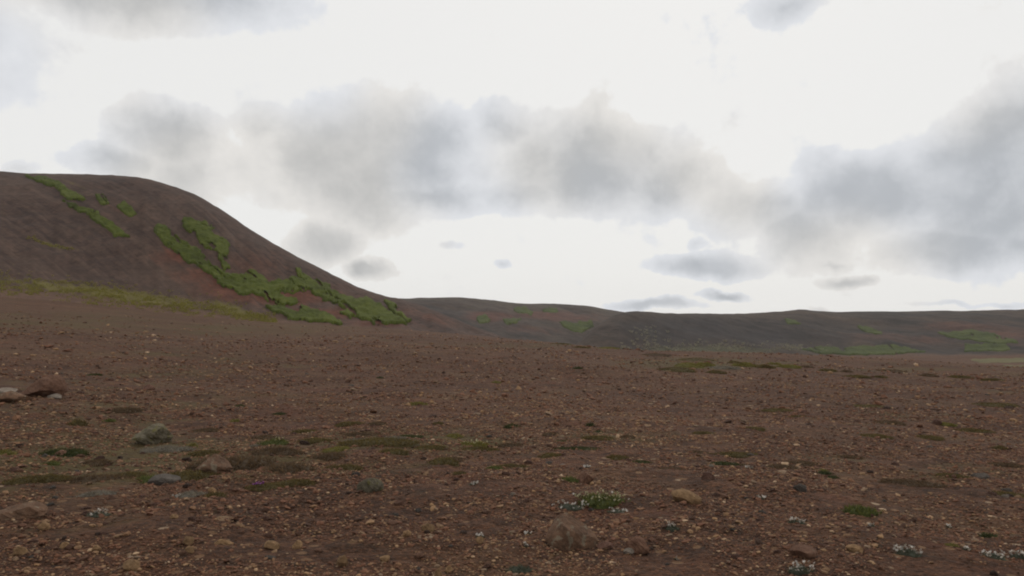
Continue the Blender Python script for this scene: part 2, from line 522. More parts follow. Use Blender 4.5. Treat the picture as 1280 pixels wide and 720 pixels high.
# vegetation belts of the plain: px, py, rx, ry
BELTS = [(210, 575, 330, 34, 1.), (60, 595, 160, 16, .8), (520, 550, 190, 22, .9), (760, 545, 130, 14, .6), (1000, 572, 160, 16, .45), (1190, 590, 130, 16, .5),
         (1100, 525, 170, 18, .35), (870, 455, 130, 10, .9), (980, 455, 80, 8, .6), (640, 432, 180, 6, .5), (100, 505, 150, 20, .4), (300, 412, 260, 14, .6), (90, 402, 220, 22, .6), (200, 440, 300, 14, .4), (1150, 462, 140, 7, .6), (1230, 540, 120, 40, .3)]


def to_pix(x, y, z):
    c, s = math.cos(PITCH), math.sin(PITCH)
    dz = z - EYE
    Y = y * c + dz * s; Z = -y * s + dz * c
    Y = np.maximum(Y, 1e-3)
    return 640 + F * x / Y, 360 - F * Z / Y


def build_ground():
    py = np.concatenate([np.arange(1600, 780, -20.0), np.arange(780, 470, -1.15), np.arange(470, 424, -.7)])
    r1 = EYE * F / (py - HY)
    r2 = np.concatenate([np.geomspace(r1[-1] * 1.015, 700, 95), np.geomspace(760, 2200, 14)])
    rr = np.concatenate([[.05, .4, .9], r1, r2])
    fine = np.radians(np.linspace(-43, 43, 660))
    rest = np.radians(np.linspace(43, 317, 92))[1:-1]
    aa = np.concatenate([fine, rest, [2 * math.pi - math.radians(43)]])
    R, A = np.meshgrid(rr, aa, indexing='ij')
    x, y = R * np.sin(A), R * np.cos(A)
    z = ground_h(x, y)
    px, pyy = to_pix(x, y, z)
    veg = np.zeros_like(x)
    for (cx, cy, rx, ry, w) in BELTS:
        veg = np.maximum(veg, w * np.exp(-((px - cx) / rx) ** 2 - ((pyy - cy) / ry) ** 2))
    veg[(y < 1)] = 0
    veg = np.maximum(veg, .45 * sstep(fbm(x / 9, y / 9, 40), .05, .45))
    me = make_mesh('ground', np.stack([x, y, z], -1).reshape(-1, 3), grid_faces(len(rr), len(aa)), MT['ground'], {'veg': veg.ravel()})
    add_obj('ground', me, kind='structure')


build_ground()


class Hill:
    def __init__(self, crest, foot, back, bump, power=1.0, sig=9.0):
        c = np.array(crest, float); f = np.array(foot, float)
        self.cr = smooth_curve(c[:, 0], c[:, 2], 40)
        self.cz = EYE + self.cr * pix_dir(_pxf, smooth_curve(c[:, 0], c[:, 1], sig))[1]
        self.fr = smooth_curve(f[:, 0], f[:, 1], 40)
        fx, fy = self.fr * np.sin(_azf), self.fr * np.cos(_azf)
        self.fz = ground_smooth(fx, fy) - f[0, 2]
        self.back = back; self.bump = bump; self.power = power
        self.px0, self.px1 = c[0, 0], c[-1, 0]
        self.footw = .22 if bump <= 1.0 else .10

    def cols(self, a):
        return [np.interp(a, _azf, v) for v in (self.cr, self.cz, self.fr, self.fz)]

    def smooth(self, a, r):
        cr, cz, fr, fz = self.cols(a)
        t = (r - fr) / np.maximum(cr - fr, 1.0)
        tc = np.clip(t, 0, 1)
        s = (.45 * tc + .55 * (tc * tc * (3 - 2 * tc))) ** self.power
        z = fz + (cz - fz) * s
        z = np.where(t < 0, fz - .35 * (fr - r), z)
        u = np.clip(r - cr, 0, None)
        return np.where(t > 1, cz - self.back * u * u / (u + 25.0), z), t

    def h(self, x, y):
        a = np.arctan2(x, y); r = np.hypot(x, y)
        z, t = self.smooth(a, r)
        env = np.clip(t * 6, 0, 1) * (1 - .75 * sstep(t, .7, 1.0))
        b = self.bump
        z = z + env * b * (1.6 * fbm(x / (28 * b), y / (28 * b), 21, 4) + .9 * fbm(a * 60, t * 1.6, 31, 3))
        z = z + .16 * b * fbm(x / (4 * b), y / (4 * b), 25, 3)
        return z

    def at(self, px, py):
        """points of the slope seen through photo pixels"""
        a, te = pix_dir(px, py)
        cr, cz, fr, fz = self.cols(a)
        lo = np.zeros_like(a); hi = np.ones_like(a)
        for _ in range(26):
            m = .5 * (lo + hi); r = fr + m * (cr - fr)
            z, _t = self.smooth(a, r)
            below = (z - EYE) / r < te
            lo = np.where(below, m, lo); hi = np.where(below, hi, m)
        r = fr + .5 * (lo + hi) * (cr - fr)
        return r * np.sin(a), r * np.cos(a)

    def build(self, name, mat, ncol, nrow, reds, grass=(), cinders=()):
        a0, a1 = pix_dir(np.array([self.px0, self.px1]), np.array([HY, HY]))[0]
        aa = np.linspace(a0, a1, ncol)
        tt = np.concatenate([np.linspace(-.12, 1.0, nrow), 1 + np.geomspace(.01, 1.4, 26)])
        T, A = np.meshgrid(tt, aa, indexing='ij')
        cr, cz, fr, fz = self.cols(A)
        R = fr + T * (cr - fr)
        x, y = R * np.sin(A), R * np.cos(A)
        z = self.h(x, y)
        px, py = to_pix(x, y, z)
        red = np.zeros_like(x)
        for (cx, cy, rx, ry, w) in reds:
            red = np.maximum(red, w * np.exp(-((px - cx) / rx) ** 2 - ((py - cy) / ry) ** 2))
        gr = np.zeros_like(x)
        for (cx, cy, rx, ry, ang, w) in grass:
            c, q = math.cos(ang), math.sin(ang)
            e = ((px - cx) * c + (py - cy) * q) / rx; g = (-(px - cx) * q + (py - cy) * c) / ry
            gr = np.maximum(gr, w * np.exp(-e * e - g * g))
        ci = np.zeros_like(x)
        for (cx, cy, rx, ry, w) in cinders:
            ci = np.maximum(ci, w * np.exp(-((px - cx) / rx) ** 2 - ((py - cy) / ry) ** 2))
        # across the slope / down the slope in metres, drifting downhill to the right
        u = A * 230.0; v = T * 190.0
        uv = np.stack([v * 1.0 - u * .25, u + v * .35, np.zeros_like(u)], -1)
        me = make_mesh(name, np.stack([x, y, z], -1).reshape(-1, 3), grid_faces(*x.shape), mat,
                       {'slope_uv': uv.reshape(-1, 3), 'redness': red.ravel(), 'grassy': gr.ravel(), 'foot': (1 - sstep(T, 0.0, self.footw)).ravel(), 'cinder': ci.ravel()})
        return add_obj(name, me, kind='structure')


hill = Hill(
    crest=[(-700, 214, 430), (-400, 205, 400), (-150, 208, 360), (0, 214, 330), (22, 216.5, 326), (60, 217, 320), (120, 218, 310), (165, 219.5, 300), (200, 228, 290), (240, 242, 280),
           (275, 262, 270), (310, 286, 262), (350, 310, 250), (400, 336, 236), (450, 361, 222), (475, 369, 215), (510, 377, 205), (545, 389, 192),
           (585, 405, 172), (620, 417, 160), (660, 430, 145), (720, 450, 130)],
    foot=[(-900, 186, .4), (-500, 196, .4), (0, 200, .4), (200, 192, .4), (335, 181, .4), (430, 167, .4), (510, 150, .4), (600, 130, .4), (700, 104, .4)],
    back=.22, bump=1.0)
ridge = Hill(
    crest=[(330, 376, 560), (470, 374.5, 560), (510, 373, 560), (540, 372, 560), (575, 371.5, 560), (610, 375, 565), (650, 379, 575), (700, 380, 580), (735, 382, 580),
           (765, 388, 580), (800, 393, 580), (860, 398, 580), (960, 405, 580)],
    foot=[(300, 300, .8), (510, 310, .8), (700, 330, .8), (960, 400, .8)], back=.03, bump=1.5, power=.9)
plateau = Hill(
    crest=[(705, 445, 318), (716, 434, 322), (728, 424, 328), (742, 410, 340), (757, 399, 360), (775, 391, 385), (790, 389.3, 400), (810, 389.3, 420), (830, 392, 440),
           (900, 392.5, 500), (960, 390.5, 560), (988, 388.2, 590), (1003, 386.2, 600), (1014, 388.6, 610), (1050, 390, 640), (1100, 389, 670), (1200, 388.5, 690),
           (1280, 387, 700), (1500, 385, 720), (2300, 380, 800)],
    foot=[(700, 296, .5), (775, 300, .5), (880, 335, .5), (1000, 420, .5), (1150, 470, .5), (1280, 480, .5), (2300, 480, .5)], back=.01, bump=1.3, power=.85, sig=5.0)
hill.build('hill', MT['hill'], 560, 200,
           [(300, 360, 60, 20, .9), (360, 372, 60, 12, 1.), (400, 392, 60, 9, .9), (470, 405, 50, 8, .7), (220, 320, 30, 14, .7), (250, 345, 40, 14, .6), (320, 330, 60, 25, .45), (420, 360, 60, 18, .4), (150, 262, 40, 20, .3), (500, 392, 40, 12, .5),
            (540, 400, 50, 14, .5)],
           [(150, 368, 150, 9, .13, 1.1), (290, 388, 45, 9, .35, 1.1), (60, 358, 60, 9, .1, .9), (64, 306, 40, 5, .25, .7), (90, 232, 60, 14, .4, .5), (270, 300, 60, 20, .6, .35), (130, 285, 60, 8, .5, .5)])
ridge.build('ridge', MT['ridge'], 300, 110,
            [(610, 396, 40, 8, .9), (680, 394, 50, 6, .8), (700, 398, 60, 5, .7), (660, 412, 70, 10, .55), (730, 395, 30, 5, .5), (560, 400, 40, 10, .4)],
            [(590, 385, 60, 8, .1, .4), (690, 408, 60, 6, 0, .6), (640, 390, 60, 10, 0, .4), (560, 418, 60, 6, 0, .6)])
plateau.build('plateau', MT['plateau'], 520, 120,
              [(1200, 408, 80, 8, .7), (1100, 420, 70, 8, .55), (1160, 424, 60, 8, .6), (1260, 418, 50, 14, .7), (1250, 432, 50, 5, .6), (1130, 402, 60, 6, .3)],
              [(900, 437, 130, 7, 0, 1.0), (810, 418, 30, 12, 0, .55), (1090, 437, 90, 5, 0, .7), (1230, 428, 60, 8, 0, .6), (1000, 395, 60, 8, 0, .3)],
              [(860, 412, 110, 20, .9), (960, 420, 90, 14, .8), (1040, 424, 40, 8, .6)])


def build_mat(name, poly, surf, hfun, mat, thick, step, ragged, hole, seed, **props):
    """a low mat of moss or grass lying on a slope: outline in photo pixels, carried onto the slope"""
    P = np.array(poly, float)
    x0, y0 = P.min(0) - 4; x1, y1 = P.max(0) + 4
    gx, gy = np.meshgrid(np.arange(x0, x1, step[0]), np.arange(y0, y1, step[1]))
    # signed distance to the outline
    d = np.full(gx.shape, 1e9); inside = np.zeros(gx.shape, bool)
    asp = step[1] / step[0] if step[1] < step[0] else 1.0
    for i in range(len(P)):
        a, b = P[i], P[(i + 1) % len(P)]
        e = b - a; L = (e * e).sum() + 1e-9
        k = np.clip(((gx - a[0]) * e[0] + (gy - a[1]) * e[1]) / L, 0, 1)
        d = np.minimum(d, np.hypot(gx - a[0] - k * e[0], gy - a[1] - k * e[1]))
        cond = ((a[1] > gy) != (b[1] > gy)) & (gx < (b[0] - a[0]) * (gy - a[1]) / (b[1] - a[1] + 1e-12) + a[0])
        inside ^= cond
    sd = np.where(inside, d, -d)
    X, Y = surf(gx, gy)
    nz = fbm(gx / 13.0, gy / 8.0, seed, 5, .62)
    m = sd / ragged[0] + nz * ragged[1] * 1.3 + .12
    dg = gx * .8 + gy * .6; dn = -gx * .6 + gy * .8            # along / across the fall of the slope
    m = m + .5 * fbm(dg / 14.0, dn / 4.0, seed + 5, 4, .65)
    if hole > 0:
        m = np.minimum(m, (fbm(dg / 22.0, dn / 6.0, seed + 9, 4, .6) + hole) * 5)
    z = hfun(X, Y) + thick * (1.0 * sstep(m, -.08, .30)) - thick * .9 * sstep(m, .0, -.35) + thick * .55 * fbm(gx / 9.0 + gy / 9., gy / 3.0 - gx / 9., seed + 3, 4, .6) * sstep(m, .2, .8)
    q = grid_faces(*gx.shape)
    keep = (m.ravel()[q] > -.35).all(1) & (m.ravel()[q] > 0).any(1)
    q = q[keep][:, ::-1]
    if len(q) == 0: return None
    used, inv = np.unique(q, return_inverse=True)
    V = np.stack([X, Y, z], -1).reshape(-1, 3)[used]
    c = V.mean(0); c[2] = V[:, 2].min()
    me = make_mesh(name, V - c, inv.reshape(q.shape), mat)
    return add_obj(name, me, loc=tuple(c), **props)


HG = 'moss mats on the hillsides'
HP = [
    ([(32, 220), (72, 227), (87, 238), (108, 249), (105, 253), (83, 248), (69, 235), (36, 226)], 'thin olive moss streak just under the crest of the dark hill', (2.6, 1.3)),
    ([(78, 254), (105, 261), (126, 272), (144, 283), (162, 295), (144, 294), (126, 285), (105, 269)], 'slim slanting moss streak below the crest streak on the dark hill', (2.6, 1.2)),
    ([(118, 244), (128, 245), (138, 254), (130, 258), (121, 251)], 'smallest moss spot high on the dark hill, left of a square one', (2.2, .7)),
    ([(155, 251), (164, 257), (173, 266), (162, 272), (152, 266), (145, 259)], 'squarish moss spot standing alone high on the dark hill', (2.4, .8)),
    ([(191, 289), (197, 281), (209, 285), (227, 300), (249, 316), (264, 329), (281, 342), (296, 343), (316, 340), (338, 351), (360, 350), (379, 353), (391, 362),
      (371, 366), (352, 362), (338, 367), (352, 372), (371, 376), (363, 380), (346, 377), (327, 373), (299, 366), (277, 354), (260, 340), (240, 328), (222, 315), (204, 302)],
     'longest green moss streak running down the middle of the dark hill', (3.0, 1.5)),
    ([(228, 274), (253, 282), (269, 287), (267, 290), (260, 293), (274, 299), (289, 306), (286, 316), (278, 321), (260, 315), (249, 306), (246, 294), (231, 288)],
     'lumpy moss patch above the long green streak on the dark hill', (2.6, 1.4)),
    ([(273, 321), (283, 321), (287, 333), (279, 336)], 'tiny moss scrap hanging below the lumpy patch on the dark hill', (2.2, .8)),
    ([(364, 334), (379, 343), (404, 354), (427, 365), (454, 376), (471, 382), (496, 396), (508, 404), (482, 405), (454, 401), (432, 396), (421, 391), (436, 388), (407, 374), (391, 363), (380, 355), (371, 344)],
     'broad green moss sheet along the lower right foot of the dark hill', (3.0, 1.3)),
    ([(331, 381), (352, 387), (374, 392), (377, 383), (393, 388), (416, 397), (428, 405), (404, 404), (377, 401), (354, 396), (341, 390)],
     'low moss tongue at the hill foot under the long green streak', (2.6, 1.2)),
    ([(481, 378), (493, 381), (500, 390), (517, 401), (508, 401), (495, 393), (485, 386)], 'narrow moss sliver at the far end of the dark hill', (2.0, .8)),
]
for i, (poly, lab, rg) in enumerate(HP):
    build_mat('moss_patch', poly, hill.at, hill.h, MT['moss'], .6, (.8, .55), rg, .42, 100 + 17 * i, label=lab, category='moss', group=HG)
RP = [
    ([(641, 385), (655, 384), (667, 391), (664, 395), (649, 392)], 'round moss patch near the top of the middle ridge'),
    ([(677, 387), (696, 387), (698, 391), (680, 391)], 'flat moss strip near the top of the middle ridge'),
    ([(596, 398), (605, 395), (614, 402), (610, 406), (599, 405)], 'round moss patch low on the ridge next to the dark hill'),
    ([(630, 404), (642, 398), (651, 401), (646, 406), (633, 408)], 'wedge-shaped moss patch low on the middle ridge'),
    ([(700, 404), (739, 402), (744, 407), (727, 413), (705, 409)], 'long dull moss patch on the ridge beside the plateau spur'),
]
for i, (poly, lab) in enumerate(RP):
    build_mat('moss_patch', poly, ridge.at, ridge.h, MT['mossfar'], .6, (.8, .45), (2.0, .9), .5, 500 + 13 * i, label=lab, category='moss', group=HG)
QP = [
    ([(980, 398), (994, 398), (1001, 404), (985, 405)], 'small moss patch under the cairn-like bump of the plateau rim'),
    ([(1070, 406), (1086, 408.5), (1103, 413), (1104, 418), (1086, 416)], 'small slanting moss patch halfway up the plateau slope'),
    ([(1172, 415), (1192, 413.5), (1217, 413), (1239, 416), (1267, 425.5), (1272, 430), (1239, 428), (1205, 425.5), (1186, 421)], 'large slanting moss patch on the reddish part of the plateau slope'),
    ([(1206, 430), (1255, 430), (1262, 437.5), (1230, 439), (1206, 438)], 'short moss strip below the large slanting patch of the plateau'),
    ([(1003, 437), (1017, 431.5), (1055, 434.5), (1074, 433), (1105, 431.5), (1130, 434), (1156, 439.5), (1117, 443), (1061, 444.5), (1020, 442)], 'long green moss ribbon along the foot of the plateau'),
]
for i, (poly, lab) in enumerate(QP):
    build_mat('moss_patch', poly, plateau.at, plateau.h, MT['mossfar'], .65, (1.0, .35), (1.6, .9), .5, 600 + 13 * i, label=lab, category='moss', group=HG)

def ground_at(gx, gy):
    X = np.empty(gx.shape); Y = np.empty(gx.shape)
    a, te = pix_dir(gx, gy)
    rs = np.linspace(90, 520, 860)
    for i in np.ndindex(gx.shape):
        x, y = rs * math.sin(a[i]), rs * math.cos(a[i])
        dd = ground_smooth(x, y) - (EYE + rs * te[i])
        k = int(np.argmin(np.abs(dd[60:]))) + 60
        X[i], Y[i] = x[k], y[k]
    return X, Y


for poly, lab in (([(1186, 461), (1215, 457), (1340, 456), (1340, 463), (1220, 463)], 'nearer yellow meadow strip on the valley floor'),
                  ([(1212, 449.5), (1340, 447), (1340, 452), (1225, 453)], 'farther yellow meadow strip on the valley floor, under the plateau')):
    build_mat('meadow', poly, ground_at, ground_h, MT['meadow'], .12, (3.0, .4), (1.5, .5), 0, 750, kind='stuff', label=lab, category='grass')

# ------------------------------------------------------------------ rocks
_t = (1 + 5 ** .5) / 2
ICO_V = np.array([(-1, _t, 0), (1, _t, 0), (-1, -_t, 0), (1, -_t, 0), (0, -1, _t), (0, 1, _t), (0, -1, -_t), (0, 1, -_t), (_t, 0, -1), (_t, 0, 1), (-_t, 0, -1), (-_t, 0, 1)], float)
ICO_V /= np.linalg.norm(ICO_V[0])
ICO_F = np.array([(0, 11, 5), (0, 5, 1), (0, 1, 7), (0, 7, 10), (0, 10, 11), (1, 5, 9), (5, 11, 4), (11, 10, 2), (10, 7, 6), (7, 1, 8), (3, 9, 4), (3, 4, 2), (3, 2, 6), (3, 6, 8), (3, 8, 9), (4, 9, 5), (2, 4, 11), (6, 2, 10), (8, 6, 7), (9, 8, 1)])


def icosphere(n):
    V = ICO_V.copy(); Fc = ICO_F.copy()
    for _ in range(n):
        e = np.sort(np.concatenate([Fc[:, [0, 1]], Fc[:, [1, 2]], Fc[:, [2, 0]]]), 1)
        u, inv = np.unique(e, axis=0, return_inverse=True); inv = inv.ravel()
        mid = V[u].mean(1); mid /= np.linalg.norm(mid, axis=1, keepdims=True)
        k = len(Fc); b = len(V)
        ab, bc, ca = b + inv[:k], b + inv[k:2 * k], b + inv[2 * k:]
        V = np.concatenate([V, mid])
        Fc = np.concatenate([np.stack([Fc[:, 0], ab, ca], 1), np.stack([Fc[:, 1], bc, ab], 1), np.stack([Fc[:, 2], ca, bc], 1), np.stack([ab, bc, ca], 1)])
    return V, Fc


ICO2, ICO3, ICO5 = icosphere(2), icosphere(3), icosphere(5)


def rock_verts(ico, seed, cuts=9, lump=.16, rough=.03):
    """a stone: sphere trimmed by random planes, then roughened; unit half-size"""
    r = np.random.default_rng(seed)
    V = ico[0].copy()
    for _ in range(cuts):
        n = r.normal(size=3); n /= np.linalg.norm(n)
        dd = r.uniform(.55, .85)
        over = np.clip(V @ n - dd, 0, None)
        V -= over[:, None] * n * .92
    nv = ico[0]
    V *= (1 + lump * fbm(nv[:, 0] * 1.3 + nv[:, 2] * .9 + seed, nv[:, 1] * 1.3 - nv[:, 2] * .8, seed, 3))[:, None]
    V += nv * (rough * fbm(nv[:, 0] * 6 + nv[:, 2] * 5, nv[:, 1] * 6 - nv[:, 2] * 4.5, seed + 5, 3))[:, None]
    V -= .5 * (V.max(0) + V.min(0)); V /= .5 * (V.max(0) - V.min(0))
    return V


def place_rock(name, px, py, wpx, hpx, depth, mat, seed, label, group=None, cat='rock', ico=ICO3, profile=None, rough=.03, rot=0., cuts=9, lump=.16):
    """px, py = where its base meets the ground in the photo; size from its distance"""
    X, Y, Z, r = on_ground(px, py)
    w = wpx / F * math.hypot(r, EYE); h = hpx / F * math.hypot(r, EYE) * 1.04
    d = w * depth
    V = rock_verts(ico, seed, cuts, lump, rough)
    if profile is not None:         # height of the stone along its width
        V[:, 2] = np.where(V[:, 2] > -.2, (V[:, 2] + .2) * np.interp(V[:, 0], *profile) - .2, V[:, 2])
    V = V * np.array([w / 2, d / 2, h * .72])
    V[:, 2] += h * .30
    me = make_mesh(name, V, ico[1], MT[mat], smooth=(ico is ICO5))
    a = math.atan2(X, Y)
    X += math.sin(a) * d * .3; Y += math.cos(a) * d * .3
    o = add_obj(name, me, loc=(X, Y, float(ground_h(X, Y))), rotz=-a + rot, label=label, category=cat, group=group)
    return o


place_rock('boulder', 714, 681, 64, 32, .85, 'boulder', 3, 'rounded brown boulder with pale lichen in front of the flowering cushion', ico=ICO5, rough=.045, cuts=6, lump=.22,
           profile=([-1, -.6, -.15, .1, .45, .8, 1], [.65, .95, 1.08, 1.05, .85, .62, .5]))
place_rock('rock', 858, 629, 36, 13, .7, 'tan', 8, 'flat tan slab of rock right of the flowering cushion', ico=ICO5, profile=([-1, -.3, .4, 1], [1.1, 1.05, .8, .5]))
place_rock('boulder', 53, 490, 47, 21, .8, 'redrock', 21, 'large red-brown boulder with a steep right side on the open gravel', ico=ICO5, rough=.05,
           cuts=8, lump=.1, profile=([-1, -.6, 0, .65, .9, 1], [.2, .55, .9, 1.25, 1.3, 1.1]))
place_rock('rock', 16, 498, 36, 12, .8, 'boulder', 31, 'low grey-brown rock left of the large red-brown boulder', ico=ICO3)
place_rock('rock', 7, 487, 22, 6, .8, 'pale', 33, 'pale flat stone behind the low grey-brown rock', ico=ICO3)
place_rock('rock', 68, 491, 14, 5, .9, 'pale', 34, 'small pale stone at the foot of the large red-brown boulder', ico=ICO3)
place_rock('rock', 191, 541, 44, 19, .8, 'mossrock', 41, 'grey-green rock coated in moss and lichen among the gravel', ico=ICO5, rough=.06, cuts=6, lump=.4, profile=([-1, -.5, 0, .5, 1], [.45, .8, 1.0, 1.1, .6]))
place_rock('rock', 266, 585, 44, 17, .9, 'boulder', 44, 'low humped brown rock in the olive plant belt', ico=ICO5, rough=.05, cuts=5, lump=.3, profile=([-1, -.4, .1, .6, 1], [.3, .8, 1.1, .8, .3]))
place_rock('rock', 463, 617, 32, 14, .9, 'mossrock', 46, 'low rounded grey-green rock standing alone on bare gravel', ico=ICO5, rough=.05, cuts=4, lump=.3)
place_rock('rock', 796, 688, 30, 17, .9, 'redrock', 51, 'rusty red-brown stone half sunk beside the lichen boulder', ico=ICO5, rough=.1, cuts=5, lump=.3)
place_rock('rock', 756, 682, 19, 7, .9, 'pink', 53, 'flat pinkish stone at the right foot of the lichen boulder', ico=ICO3)
place_rock('rock', 786, 690, 13, 6, .9, 'pale', 54, 'small cream stone against the rusty half-sunk stone', ico=ICO3)
place_rock('rock', 732, 600, 20, 13, .9, 'redrock', 55, 'reddish stone beside the small bright green tuft', ico=ICO3)
place_rock('rock', 28, 649, 46, 12, .9, 'boulder', 163, 'broad low reddish rock sunk into the gravel', ico=ICO5, rough=.05, cuts=6, lump=.3)
place_rock('rock', 205, 598, 36, 9, .8, 'grey', 58, 'flat grey lichen rock beside the green moss of the plant belt', ico=ICO3)
place_rock('rock', 1225, 590, 18, 6, .7, 'grey', 59, 'pale grey slab among dark mats on open gravel', ico=ICO3)
place_rock('rock', 1000, 611, 15, 8, .9, 'grey', 60, 'round grey stone standing alone on brown gravel', ico=ICO3)
place_rock('rock', 885, 600, 16, 8, .9, 'pink', 61, 'pinkish stone behind the flat tan slab', ico=ICO3)
place_rock('rock', 1004, 702, 30, 11, .9, 'redrock', 62, 'low rust-red stone above a white campion clump', ico=ICO3)
place_rock('rock', 1068, 689, 18, 8, .9, 'tan', 63, 'orange-tan stone on the bare gravel below the slanting green tuft', ico=ICO3)
place_rock('rock', 186, 478, 14, 6, .9, 'pink', 64, 'orange-pink stone on the gravel past the large red-brown boulder', ico=ICO3)
place_rock('rock', 76, 558, 16, 6, .9, 'redrock', 65, 'dark red stone at the front of a dark heath mat', ico=ICO3)
TAN = [(428, 707, 15, 11), (481, 704, 12, 7), (561, 710, 10, 7), (547, 722, 10, 13), (340, 687, 18, 8), (278, 685, 19, 7), (235, 686, 13, 8), (237, 696, 11, 7), (218, 652, 10, 5),
       (80, 684, 10, 6), (120, 688, 10, 6), (25, 696, 15, 8), (165, 717, 20, 9), (372, 685, 12, 9), (265, 612, 10, 6), (600, 680, 10, 8), (508, 672, 12, 6), (535, 667, 16, 9), (55, 660, 12, 7)]
for i, (px, py, w, h) in enumerate(TAN):
    place_rock('stone', px, py, w, h, .85, 'tan', 200 + i, 'fist-sized tan stone on the dark reddish gravel', 'tan stones on the near gravel', cat='stone', ico=ICO2, cuts=13, lump=.3, rot=rng.uniform(-1, 1))
# further stones one can pick out on the plain
STONE_ME = {}
KINDS = [('brown', .18, 'dark brown stone lying in the gravel', 'brown stones in the gravel'), ('pink', .42, 'pinkish red stone lying in the gravel', 'pinkish stones in the gravel'),
         ('redrock', .18, 'rust-coloured stone lying in the gravel', 'rust-coloured stones in the gravel'),
         ('grey', .14, 'grey stone lying in the gravel', 'grey stones in the gravel'), ('pale', .10, 'pale whitish stone lying in the gravel', 'pale stones in the gravel')]
for k in KINDS:
    STONE_ME[k[0]] = []
    for j in range(5):
        V = rock_verts(ICO2, 900 + 31 * j + len(k[0]), cuts=8)
        STONE_ME[k[0]].append(make_mesh('stone', V * np.array([.5, .42, .36]) + np.array([0, 0, .14]), ICO2[1], MT[k[0]], smooth=False))
cum = np.cumsum([k[1] for k in KINDS])
ns = 0
while ns < 215:
    px = rng.uniform(4, 1276); py = 446 + 270 * rng.beta(1.35, 1.15)
    if py < 452 and px > 700: continue
    wpx = min(7.0 + rng.exponential(2.6), 16) if py > 500 else 5.0 + rng.exponential(1.8)
    k = KINDS[int(np.searchsorted(cum, rng.uniform(0, .999)))]
    if wpx > (8.5 if k[0] == 'pale' else 14): continue
    X, Y, Z, r = on_ground(px, py)
    if r > 90: continue
    s = wpx / F * r
    o = add_obj('stone', STONE_ME[k[0]][rng.integers(5)], loc=(X, Y, Z - .05 * s), rotz=rng.uniform(0, 6.28), label=('larger ' if s > .11 else 'smaller ') + k[2], category='stone', group=k[3])
    o.scale = (s, s * rng.uniform(.8, 1.1), s * rng.uniform(.55, .95))
    ns += 1


def build_gravel():
    """uncountable small stones: eleven-cornered caps set into the soil"""
    cap = ICO_V.copy()
    # turn so that one vertex points straight down, drop it
    v = cap[3]; zax = -v; xax = np.cross([0, 0, 1.], zax); xax /= np.linalg.norm(xax); yax = np.cross(zax, xax)
    cap = cap @ np.stack([xax, yax, zax], 1)
    keep = [i for i in range(12) if i != 3]
    idx = {k: i for i, k in enumerate(keep)}
    capV = cap[keep]
    capF = np.array([[idx[a] for a in f] for f in ICO_F if 3 not in f])
    PX, PY, PS = [], [], []
    for s, cov in ((.013, .085), (.019, .11), (.028, .10), (.042, .075), (.065, .042), (.10, .024), (.15, .011), (.22, .005), (.34, .0022)):
        rmax = min(s * F / 1.9, 75.0 if s < .12 else 150.0); rmin = max(4.2, s * F / 10.5)
        if rmax <= rmin: continue
        am = math.radians(40)
        n = int(cov / (.6 * s * s) * am * (rmax ** 2 - rmin ** 2))
        a = rng.uniform(-am, am, n); r = np.sqrt(rng.uniform(rmin ** 2, rmax ** 2, n))
        x, y = r * np.sin(a), r * np.cos(a)
        d = .52 + 1.1 * fbm(x / 1.0, y / .7, 71, 3) + .4 * fbm(x / 6, y / 6, 75, 2)      # stonier and barer spots
        if s > .08: d = d * (.25 + .75 * sstep(r, 8, 26))
        ok = rng.uniform(0, 1, n) < np.clip(d * 2.6 - .45, .05, 1)
        PX.append(x[ok]); PY.append(y[ok]); PS.append(s * rng.uniform(.7, 1.3, ok.sum()))
    x, y, s = map(np.concatenate, (PX, PY, PS))
    n = len(x)
    print('gravel stones', n)
    z = ground_h(x, y)
    V = capV[None] * rng.uniform(.72, 1.28, (n, 11, 1)) + rng.normal(0, .08, (n, 11, 3))
    sc = np.stack([np.ones(n), rng.uniform(.6, 1., n), rng.uniform(.32, .62, n)], -1) * (s / 2)[:, None]
    V = V * sc[:, None, :]
    tl = rng.normal(0, .22, n)
    V[:, :, 2] += V[:, :, 0] * tl[:, None]
    th = rng.uniform(0, 2 * math.pi, n); c, q = np.cos(th)[:, None], np.sin(th)[:, None]
    vx = V[:, :, 0] * c - V[:, :, 1] * q; vy = V[:, :, 0] * q + V[:, :, 1] * c
    P = np.stack([vx + x[:, None], vy + y[:, None], V[:, :, 2] + (z + s * .10)[:, None]], -1)
    tone = np.clip(rng.beta(1.7, 2.0, n) + .25 * fbm(x / 2.5, y / 2.5, 81, 3), 0, .9)
    tone = np.where(rng.uniform(0, 1, n) < .045, rng.uniform(.88, 1.0, n), tone)
    Fc = capF[None] + (np.arange(n) * 11)[:, None, None]
    me = make_mesh('gravel', P.reshape(-1, 3), Fc.reshape(-1, 3), MT['gravel'], {'tone': np.repeat(tone, 11)}, smooth=False)
    add_obj('gravel', me, kind='stuff', label='reddish brown volcanic gravel covering the plain', category='gravel')


build_gravel()

# ------------------------------------------------------------------ low plants


